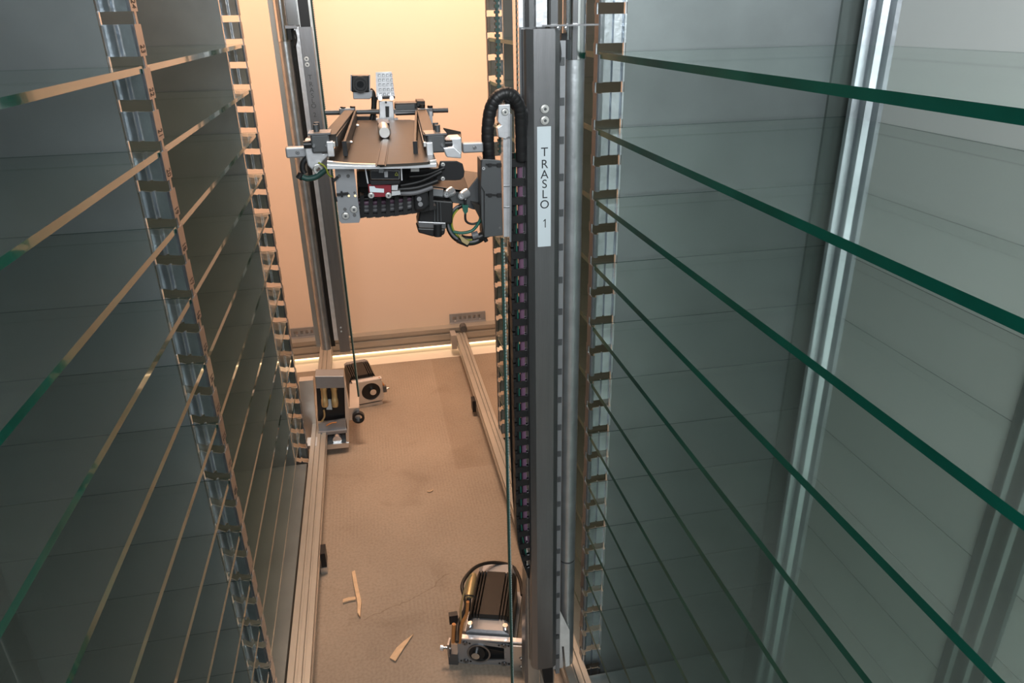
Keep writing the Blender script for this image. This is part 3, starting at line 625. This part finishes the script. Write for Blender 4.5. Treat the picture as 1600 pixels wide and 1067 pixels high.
# rounded dark plate on the right side
b = MB(); pts_ = [(688, 252), (714, 252), (723, 256), (726, 268), (725, 276), (720, 281), (712, 282), (680, 282), (684, 268)]
pp(b, pts_, .925, .004); b.build('side_cover', blackm, G, bevel=.0008)
for u, v in ((692, 257), (692, 279)): bolt(G, P(u, v, .925), .0019, h=.002)
# hanging servo motor
sm_ = MB(); pp(sm_, [(672, 312), (708, 315), (707, 350), (653, 348), (656, 328)], .965, .03); smo = sm_.build('servo_motor', black, G, bevel=.002)
b = MB(); pp(b, [(653, 346), (697, 348), (697, 358), (654, 356)], .963, .034); b.build('motor_flange', steel, smo, bevel=.001)
b = MB(); pp(b, [(652, 356), (696, 358), (695, 366), (688, 370), (676, 370), (654, 364)], .964, .032); b.build('motor_base', black, smo, bevel=.002)
MB().cyl(P(684, 350, .962), P(684, 369, .962), .0055, 18).build('motor_boss', blackm, smo)
for u in (679, 684, 689): MB().cyl(P(u-1, 316, .9635), P(u, 347, .9635), .0009, 8).build('motor_wire', dgrey, smo)

# ------------------------------------------------------------------ left mast (far)
YN = 2.09
t = thing('lift_mast', 'far steel mast engraved TRASLO 2, standing against the left rack', 'mast', P(500, 560, YN))
def X2(u, v=100): return P(u, v, YN).x
xa, xb_ = X2(468), X2(492); zt = P(480, 42, YN).z; zb = P(538, 550, YN).z
b = MB(); b.box((xa+.012, YN, zb), (xb_-.0, YN+.002, zt)); b.box((xb_-.0, YN, zb), (xb_+.002, YN+.03, zt)); b.box((xa+.010, YN, zb), (xa+.012, YN+.03, zt)); b.build('cover_plate', steel, t)
b = MB(); q = [(xa-.004, .03), (xa-.004, .07), (xb_+.008, .07), (xb_+.008, .03), (xa+.02, .03), (xa+.018, .036), (xa+.010, .036), (xa+.008, .03)]
b.prism([(a, YN+c, .36) for a, c in q], (0, 0, 2.35-.36)); b.build('mast_profile', alu, t)
b = MB(); b.box((xa-.003, YN+.005, .36), (xa+.009, YN+.03, zt-.0)); b.build('side_strip', alub, t)
b = MB(); b.box((xa+.014, YN+.010, zt), (xb_+.0, YN+.026, 2.3)); b.build('belt_cover', blackm, t)
b = MB(); b.box((xa-.016, YN+.008, zt+.005), (xa+.010, YN+.03, 2.3)); b.build('upper_profile', chrome, t)
MB().cyl((X2(449), YN+.02, .33), (X2(449), YN+.02, P(445, 65, YN).z), .0155, 24).build('round_tube', tubem, t)
MB().cyl((X2(449), YN+.02, P(445, 65, YN).z), (X2(449), YN+.02, 2.3), .0165, 24).build('polished_tube_sleeve', chrome, t)
b = MB(); b.box((X2(449)-.031, YN+.035, .33), (X2(449)-.018, YN+.065, 2.3)); b.build('rear_profile', profm, t)
b = MB(); b.box((X2(449)+.014, YN+.03, .33), (xa-.004, YN+.05, 2.3)); b.build('rear_channel', dark, t)
for u, v in ((462, 92), (466, 158), (477, 192)): MB().box(P(u-3, v-1.5, YN+.028), P(u+2, v+2, YN+.03)).build('hole', black, t)
for v in (92, 101): bolt(t, (X2(480), YN, P(480, v, YN).z), .0045, h=.004)
for ch, v in zip('TRASLO2', (121, 132, 141, 150, 158, 166, 180)):
    text(ch, .0165, (X2(482)+.000, YN-.0004, P(483, v, YN).z), (1, 0, 0), (0, 0, 1), 'letter', dgrey, t, .0003)
b = MB(); q = P(533, 505, YN); 
for v in (512, 518): MB().cyl((X2(481), YN-.001, P(530, v, YN).z), (X2(481), YN+.0, P(530, v, YN).z), .0026, 12).build('hole', white, t)
b = MB(); b.box(P(445, 40, YN-.005), P(466, 44, YN+.04)); b.build('tube_bracket', steel, t)
b = MB(); b.box(P(448, 44, YN+.004), P(458, 62, YN+.03)); b.build('black_block', black, t)
wire(t, [(460, 47), (463, 60), (461, 72)], YN+.003, .0025, black)
gx0 = P(486, 20, YN-.01); gx1 = P(559, 620, YN-.01)
belt('toothed_belt', 'green belt running down beside the far mast marked TRASLO 2', gx1.x, gx1.x, YN-.01, gx1.z, 2.2, .0052, (1,), .01, .0045)

# ------------------------------------------------------------------ trolleys
def motor(t, o, ex, ey, wdt, ln, h, nfin):
    """finned motor lying on the floor: o = front-left-bottom corner, ex/ey unit vectors on the floor"""
    ez = Vector((0, 0, 1)); b = MB()
    q = []
    top = []
    n = 40
    prof = [(0, 0), (0, h*.8), (wdt*.06, h*.97)]
    fins = [.10, .17, .24]
    for f_ in fins: prof += [(wdt*f_, h), (wdt*(f_+.004), h*.86), (wdt*(f_+.030), h*.86), (wdt*(f_+.034), h)]
    for f_ in [1-.034-x for x in fins[::-1]]: prof += [(wdt*f_, h), (wdt*(f_+.004), h*.86), (wdt*(f_+.030), h*.86), (wdt*(f_+.034), h)]
    prof += [(wdt*.94, h*.97), (wdt, h*.8), (wdt, 0)]
    b.prism([o+ex*a+ez*c for a, c in prof], ey*ln); mo = b.build('motor', dark, t)
    b = MB(); b.prism([o+ex*wdt*a+ey*ln+ez*c for a, c in ((.04, 0), (.04, h*.9), (.14, h*.97), (.86, h*.97), (.96, h*.9), (.96, 0))], ey*ln*.22); b.build('motor_end_cap', grey, mo)
    b = MB(); b.prism([o+ex*wdt*a-ey*.030+ez*c for a, c in ((.0, 0), (.0, h*.75), (.14, h*.86), (.86, h*.86), (1., h*.75), (1., 0))], ey*.03); b.build('motor_front_block', grey, mo)
    for s in (.1, .9):
        b = MB(); q = o+ex*wdt*s-ey*.022+ez*h*.84; b.cyl(q, q+ez*.01, .0055, 14); b.build('block_screw', chrome, mo)
    return mo
# near trolley, under the right mast
t = thing('drive_trolley', 'near drive trolley with finned motor and black pulley, below the near mast', 'trolley', PZ(760, 1020, .0))
t.location = (.143, 1.117, 0); XF = turn(.143, 1.117, -.30)
# front plate: vertical sheet with a large opening
z_b, z_t = .004, .072; x_l, x_e, x_r = .084, .200, .236; YT = 1.117
xm = .133; zm = (z_b+z_t)/2; ra = (z_t-z_b)*.36
b = MB(); n = 28
wx = .182
ins = [(xm-.004+ra*math.cos(a), zm+ra*.95*math.sin(a)) for a in [math.pi/2+math.pi*i/n for i in range(n+1)]]+[(wx, zm-ra*.62), (wx, zm+ra*.72)]
# plate as four bands around the opening (quads between inner outline and outer rectangle)
outer = []
for (x, z) in ins:
    dx = x-xm; dz = z-zm; s = min((x_e-xm)/abs(dx) if dx > 0 else (xm-x_l)/abs(dx) if abs(dx) > 1e-6 else 9e9, ((z_t-z_b)/2)/abs(dz) if abs(dz) > 1e-6 else 9e9); outer.append((xm+dx*s, zm+dz*s))
m_ = len(ins); vs = []
for yy in (YT, YT+.005): vs += [(x, yy, z) for x, z in ins]+[(x, yy, z) for x, z in outer]
fs = []
for i in range(m_):
    j = (i+1) % m_; fs += [(i, j, m_+j, m_+i), (2*m_+i, 3*m_+i, 3*m_+j, 2*m_+j), (i, 2*m_+i, 2*m_+j, j), (m_+i, m_+j, 3*m_+j, 3*m_+i)]
b.add(vs, fs)
for cx_, cz_ in ((x_l, z_t), (x_l, z_b), (x_e, z_t), (x_e, z_b)): pass
fpn = b.build('front_plate', grey, t)
b = MB(); b.ring((xm-.004, YT+0.0010, zm), (0, -1, 0), ra*1.0, ra*.86, .004, 32); b.build('opening_rim', steel, t)
MB().box((x_l+.004, YT+0.0080, z_b+.004), (x_e-.004, YT+0.0300, z_t-.008)).build('gearbox', black, t)
b = MB(); b.cyl((xm-.010, YT-0.0100, zm), (xm-.010, YT+0.0120, zm), .0085, 20); b.build('pulley_shaft', chrome, t)
b = MB(); b.cyl((xm-.010, YT-0.0020, zm), (xm-.010, YT+0.0100, zm), .019, 28); b.build('pulley', blackm, t)
b = MB(); b.obox((xm-.006, YT+.004, zm+.016), (wx+.004, YT+.004, zm+.006), .008, .002); b.obox((xm-.004, YT+.004, zm-.017), (wx+.004, YT+.004, zm-.012), .008, .002); b.build('drive_belt', black, t)
for ux, uz in ((.14, .86), (.14, .12), (.84, .86), (.84, .12)):
    bolt(t, (x_l+(x_e-x_l)*ux, YT+0.0000, z_b+(z_t-z_b)*uz), .0042, h=.003, m=steel)
    b = MB(); 
    for e in (-.010, .010): b.cyl((x_l+(x_e-x_l)*ux+e, YT-0.0008, z_b+(z_t-z_b)*uz), (x_l+(x_e-x_l)*ux+e, YT+0.0000, z_b+(z_t-z_b)*uz), .0022, 8)
    b.build('slot_mark', black, t)
MB().box((x_l+.002, YT+0.0000, z_t), (x_r, YT+0.0110, z_t+.003)).build('top_flange', alub, t)
b = MB(); b.box((x_e, YT-0.0050, z_b-.02), (x_r, YT+0.0100, z_t-.004)); b.build('side_plate', alu, t)
for v in (1024, 1053): bolt(t, (x_e+.018, YT-.005, .035 if v == 1024 else .012), .003, h=.004)
MB().box((x_l-.02, YT-0.0050, z_b-.0), (x_l+.0, YT+0.0200, z_b+.03)).build('bumper_block', dgrey, t)
MB().box((x_l-.020, YT-.008, .028), (x_l-.016, YT+.012, .062)).build('bumper_plate', steel, t)
MB().cyl((x_l-.032, YT, .045), (x_l-.014, YT, .045), .0035, 12).build('bumper_stud', chrome, t)
MB().cyl((x_l-.036, YT, .045), (x_l-.030, YT, .045), .006, 14).build('bumper_head', alub, t)
o2 = Vector((.100, YT+.045, .012)); ex = Vector((1, 0, 0)); ey = Vector((0, 1, 0))
mo = motor(t, o2, ex, ey, .092, .13, .088, 3)
MB().box((x_l, YT+.006, .0), (x_e, YT+.21, .012)).build('base_plate', grey, t)
XF = None
# cables beside the motor
wire(t, [(714, 1003, -.01), (716, 975, .03), (728, 945, .06), (722, 915, .10), (735, 893, .14), (752, 882, .19), (775, 879, .21), (800, 885, .2), (812, 905, .15), (816, 930, .1)], 1.10, .004, dark)
wire(t, [(718, 1004), (722, 975), (729, 960), (731, 940)], 1.115, .0035, orange)
wire(t, [(708, 1003), (709, 975)], 1.115, .004, orange)
wire(t, [(722, 985), (720, 950), (730, 910), (737, 897)], 1.13, .0022, brass)
a = P(732, 935, 1.15); c = P(740, 898, 1.22); MB().tube([a, a+(c-a)*.1, a+(c-a)*.9, c], [.006, .008, .008, .006], 14).build('round_connector', brass, t)
a = P(731, 955, 1.13); c = P(733, 935, 1.15); MB().cyl(a, c, .005, 12).build('connector_nut', blackm, t)
b = MB(); q = P(709, 968, 1.14); b.box(q+Vector((-.009, 0, -.012)), q+Vector((.009, .012, .010))); b.build('cable_box', black, t)
wire(t, [(722, 934), (730, 930), (742, 932), (743, 936)], 1.14, .0016, black, 'cable_tie')

# far trolley, under the left mast
t = thing('drive_trolley', 'far drive trolley with finned motor lying right of the far mast, near the far wall', 'trolley', (PZ(570, 640, 0).x, 2.3, 0))
yt = 2.315; XF = turn(-.075, 2.315, .17)
x_l, x_r = -.124, -.022
z_b, z_t = .018, .100
xm = -.064; zm = (z_b+z_t)/2; ra = (z_t-z_b)*.40
b = MB(); ins = [(xm+ra*math.cos(2*math.pi*i/28), zm+ra*math.sin(2*math.pi*i/28)) for i in range(28)]; outer = []
for (x, z) in ins:
    dx = x-xm; dz = z-zm; s = min(((x_r-xm) if dx > 0 else (xm-x_l))/max(abs(dx), 1e-6), ((z_t-z_b)/2)/max(abs(dz), 1e-6)); outer.append((xm+dx*s, zm+dz*s))
m_ = 28; vs = []
for yy in (yt, yt+.005): vs += [(x, yy, z) for x, z in ins]+[(x, yy, z) for x, z in outer]
fs = []
for i in range(m_):
    j = (i+1) % m_; fs += [(i, j, m_+j, m_+i), (2*m_+i, 3*m_+i, 3*m_+j, 2*m_+j), (i, 2*m_+i, 2*m_+j, j), (m_+i, m_+j, 3*m_+j, 3*m_+i)]
b.add(vs, fs); b.build('front_plate', alu, t)
MB().box((x_l+.002, yt+.006, z_b+.003), (x_r-.003, yt+.03, z_t-.003)).build('gearbox', dark, t)
MB().cyl((xm+.006, yt-.008, zm), (xm+.006, yt+.012, zm), .011, 20).build('pulley_shaft', chrome, t)
MB().box((x_l, yt, z_t), (x_r, yt+.02, z_t+.003)).build('top_flange', alub, t)
MB().box((x_r, yt-.005, zm-.01), (x_r+.012, yt+.012, zm+.012)).build('bumper_block', dgrey, t)
MB().cyl((x_r+.012, yt, zm), (x_r+.022, yt, zm), .004, 12).build('bumper_stud', chrome, t)
motor(t, Vector((x_l-.004, yt+.055, .012)), Vector((1, 0, 0)), Vector((0, 1, 0)), .094, .11, z_t-.010, 3)
MB().box((x_l, yt+.004, 0), (x_r-.005, yt+.2, .012)).build('base_plate', alu, t)
XF = None
# belt return pulley
q = P(560, 650, 2.08); 
MB().ring(q, (0, -1, 0), .019, .012, .014, 28).build('return_pulley', black, t)
MB().box(q+Vector((-.03, .001, -.012)), q+Vector((.005, .012, .03))).build('pulley_plate', alu, t)
MB().obox(q+Vector((-.01, .008, .022)), q+Vector((-.01, .17, .03)), .03, .004).build('link_arm', alu, t)
wire(t, [(592, 590), (598, 600), (604, 608)], 2.33, .0035, orange)

# electric box in front of the far mast
yb = 2.035
t = thing('connector_box', 'grey housing with two brass round connectors at the foot of the far mast', 'connector box', P(515, 700, yb))
b = MB(); b.prism([P(492, 588, yb), P(537, 588, yb), P(538, 606, yb), P(494, 607, yb)], (0, .05, 0)); b.build('housing_top', grey, t, bevel=.0015)
b = MB(); pp(b, [(494, 607), (538, 606), (541, 656), (497, 658)], yb+.022, .028); b.build('dark_interior', black, t)
b = MB(); pp(b, [(537, 588), (545, 640), (545, 693), (541, 694), (538, 606)], yb, .05); b.build('side_cheek', alu, t)
b = MB(); pp(b, [(494, 696), (545, 692), (545, 699), (494, 704)], yb-.003, .048); b.build('bottom_plate', alu, t)
b = MB(); pp(b, [(479, 697), (495, 696), (495, 700), (479, 702)], 1.96, .05); b.build('rail_shoe', alu, t)
b = MB(); pp(b, [(497, 662), (541, 655), (543, 672), (499, 676)], yb, .01); pp(b, [(497, 676), (542, 672), (542, 676), (498, 681)], yb-.01, .01); b.build('lower_bracket', grey, t)
b = MB(); pp(b, [(498, 681), (542, 676), (543, 690), (500, 694)], yb+.02, .02); b.build('lower_recess', blackm, t)
b = MB(); q = P(527, 686, yb+.012); b.cyl(q+Vector((0, .01, 0)), q+Vector((0, -.006, 0)), .014, 16); b.build('guide_wheel', alub, t)
for u, v in ((505, 616), (521, 616)):
    a = P(u, v-18, yb+.012)+Vector((0, 0, 0)); c = P(u+3, v+19, yb+.006)
    MB().tube([a, a+(c-a)*.08, a+(c-a)*.3, a+(c-a)*.32, a+(c-a)*.65, a+(c-a)*.68, a+(c-a)*.92, c], [.008, .0105, .0105, .0092, .0092, .0105, .0105, .009], 16).build('round_connector', brass, t)
b = MB(); pp(b, [(511, 624), (517, 624), (519, 640), (510, 640)], yb+.018, .003); b.build('paper_tag', white, t)
wire(t, [(506, 640), (507, 650), (503, 658), (498, 662)], yb+.01, .003, brass)
wire(t, [(510, 665), (518, 661), (526, 660)], yb-.002, .002, orange)
# tall strip plate in front of the left far wall, beside the rack end
t = thing('cable_duct', 'pale sheet metal duct between the far left rack and the far mast', 'duct', P(470, 700, 2.06))
b = MB(); pp(b, [(467, 596), (489, 594), (497, 706), (477, 708)], 2.088, .03); b.build('duct_body', alu, t)

# ------------------------------------------------------------------ debris on the floor
def splinter(pix, z, label, tilt=0):
    b = MB(); pts_ = [PZ(u, v, .002) for u, v in pix]; pts_ = [p+Vector((0, 0, tilt*i)) for i, p in enumerate(pts_)]
    b.prism(pts_, (0, 0, z)); o = b.build('wood_splinter', wood); tag(o, label, 'wood splinter', 'wood splinters on the floor'); return o
splinter([(550, 896), (555, 894), (560, 920), (565, 942), (563, 966), (559, 960), (559, 945), (553, 915)], .006, 'long pale wood splinter lying upright on the floor left of centre')
splinter([(536, 938), (545, 935), (556, 934), (556, 938), (545, 940), (536, 943)], .004, 'short thin wood chip crossing behind the long splinter')
splinter([(609, 1029), (618, 1034), (632, 1012), (646, 992), (630, 1004), (620, 1013)], .003, 'flat wedge-shaped wood splinter near the bottom edge, left of the near trolley')
for (u, v, lab) in ((672, 768, 'small curled chip alone in the middle of the floor'), (494, 899, 'tiny pale chip beside the left floor rail')):
    q = PZ(u, v, .0); b = MB(); b.tube(smooth_path([q+Vector((-.008, .0, .002)), q+Vector((0, -.004, .003)), q+Vector((.008, .001, .004))], 4), .0018, 6); o = b.build('wood_chip', wood); tag(o, lab, 'wood chip')
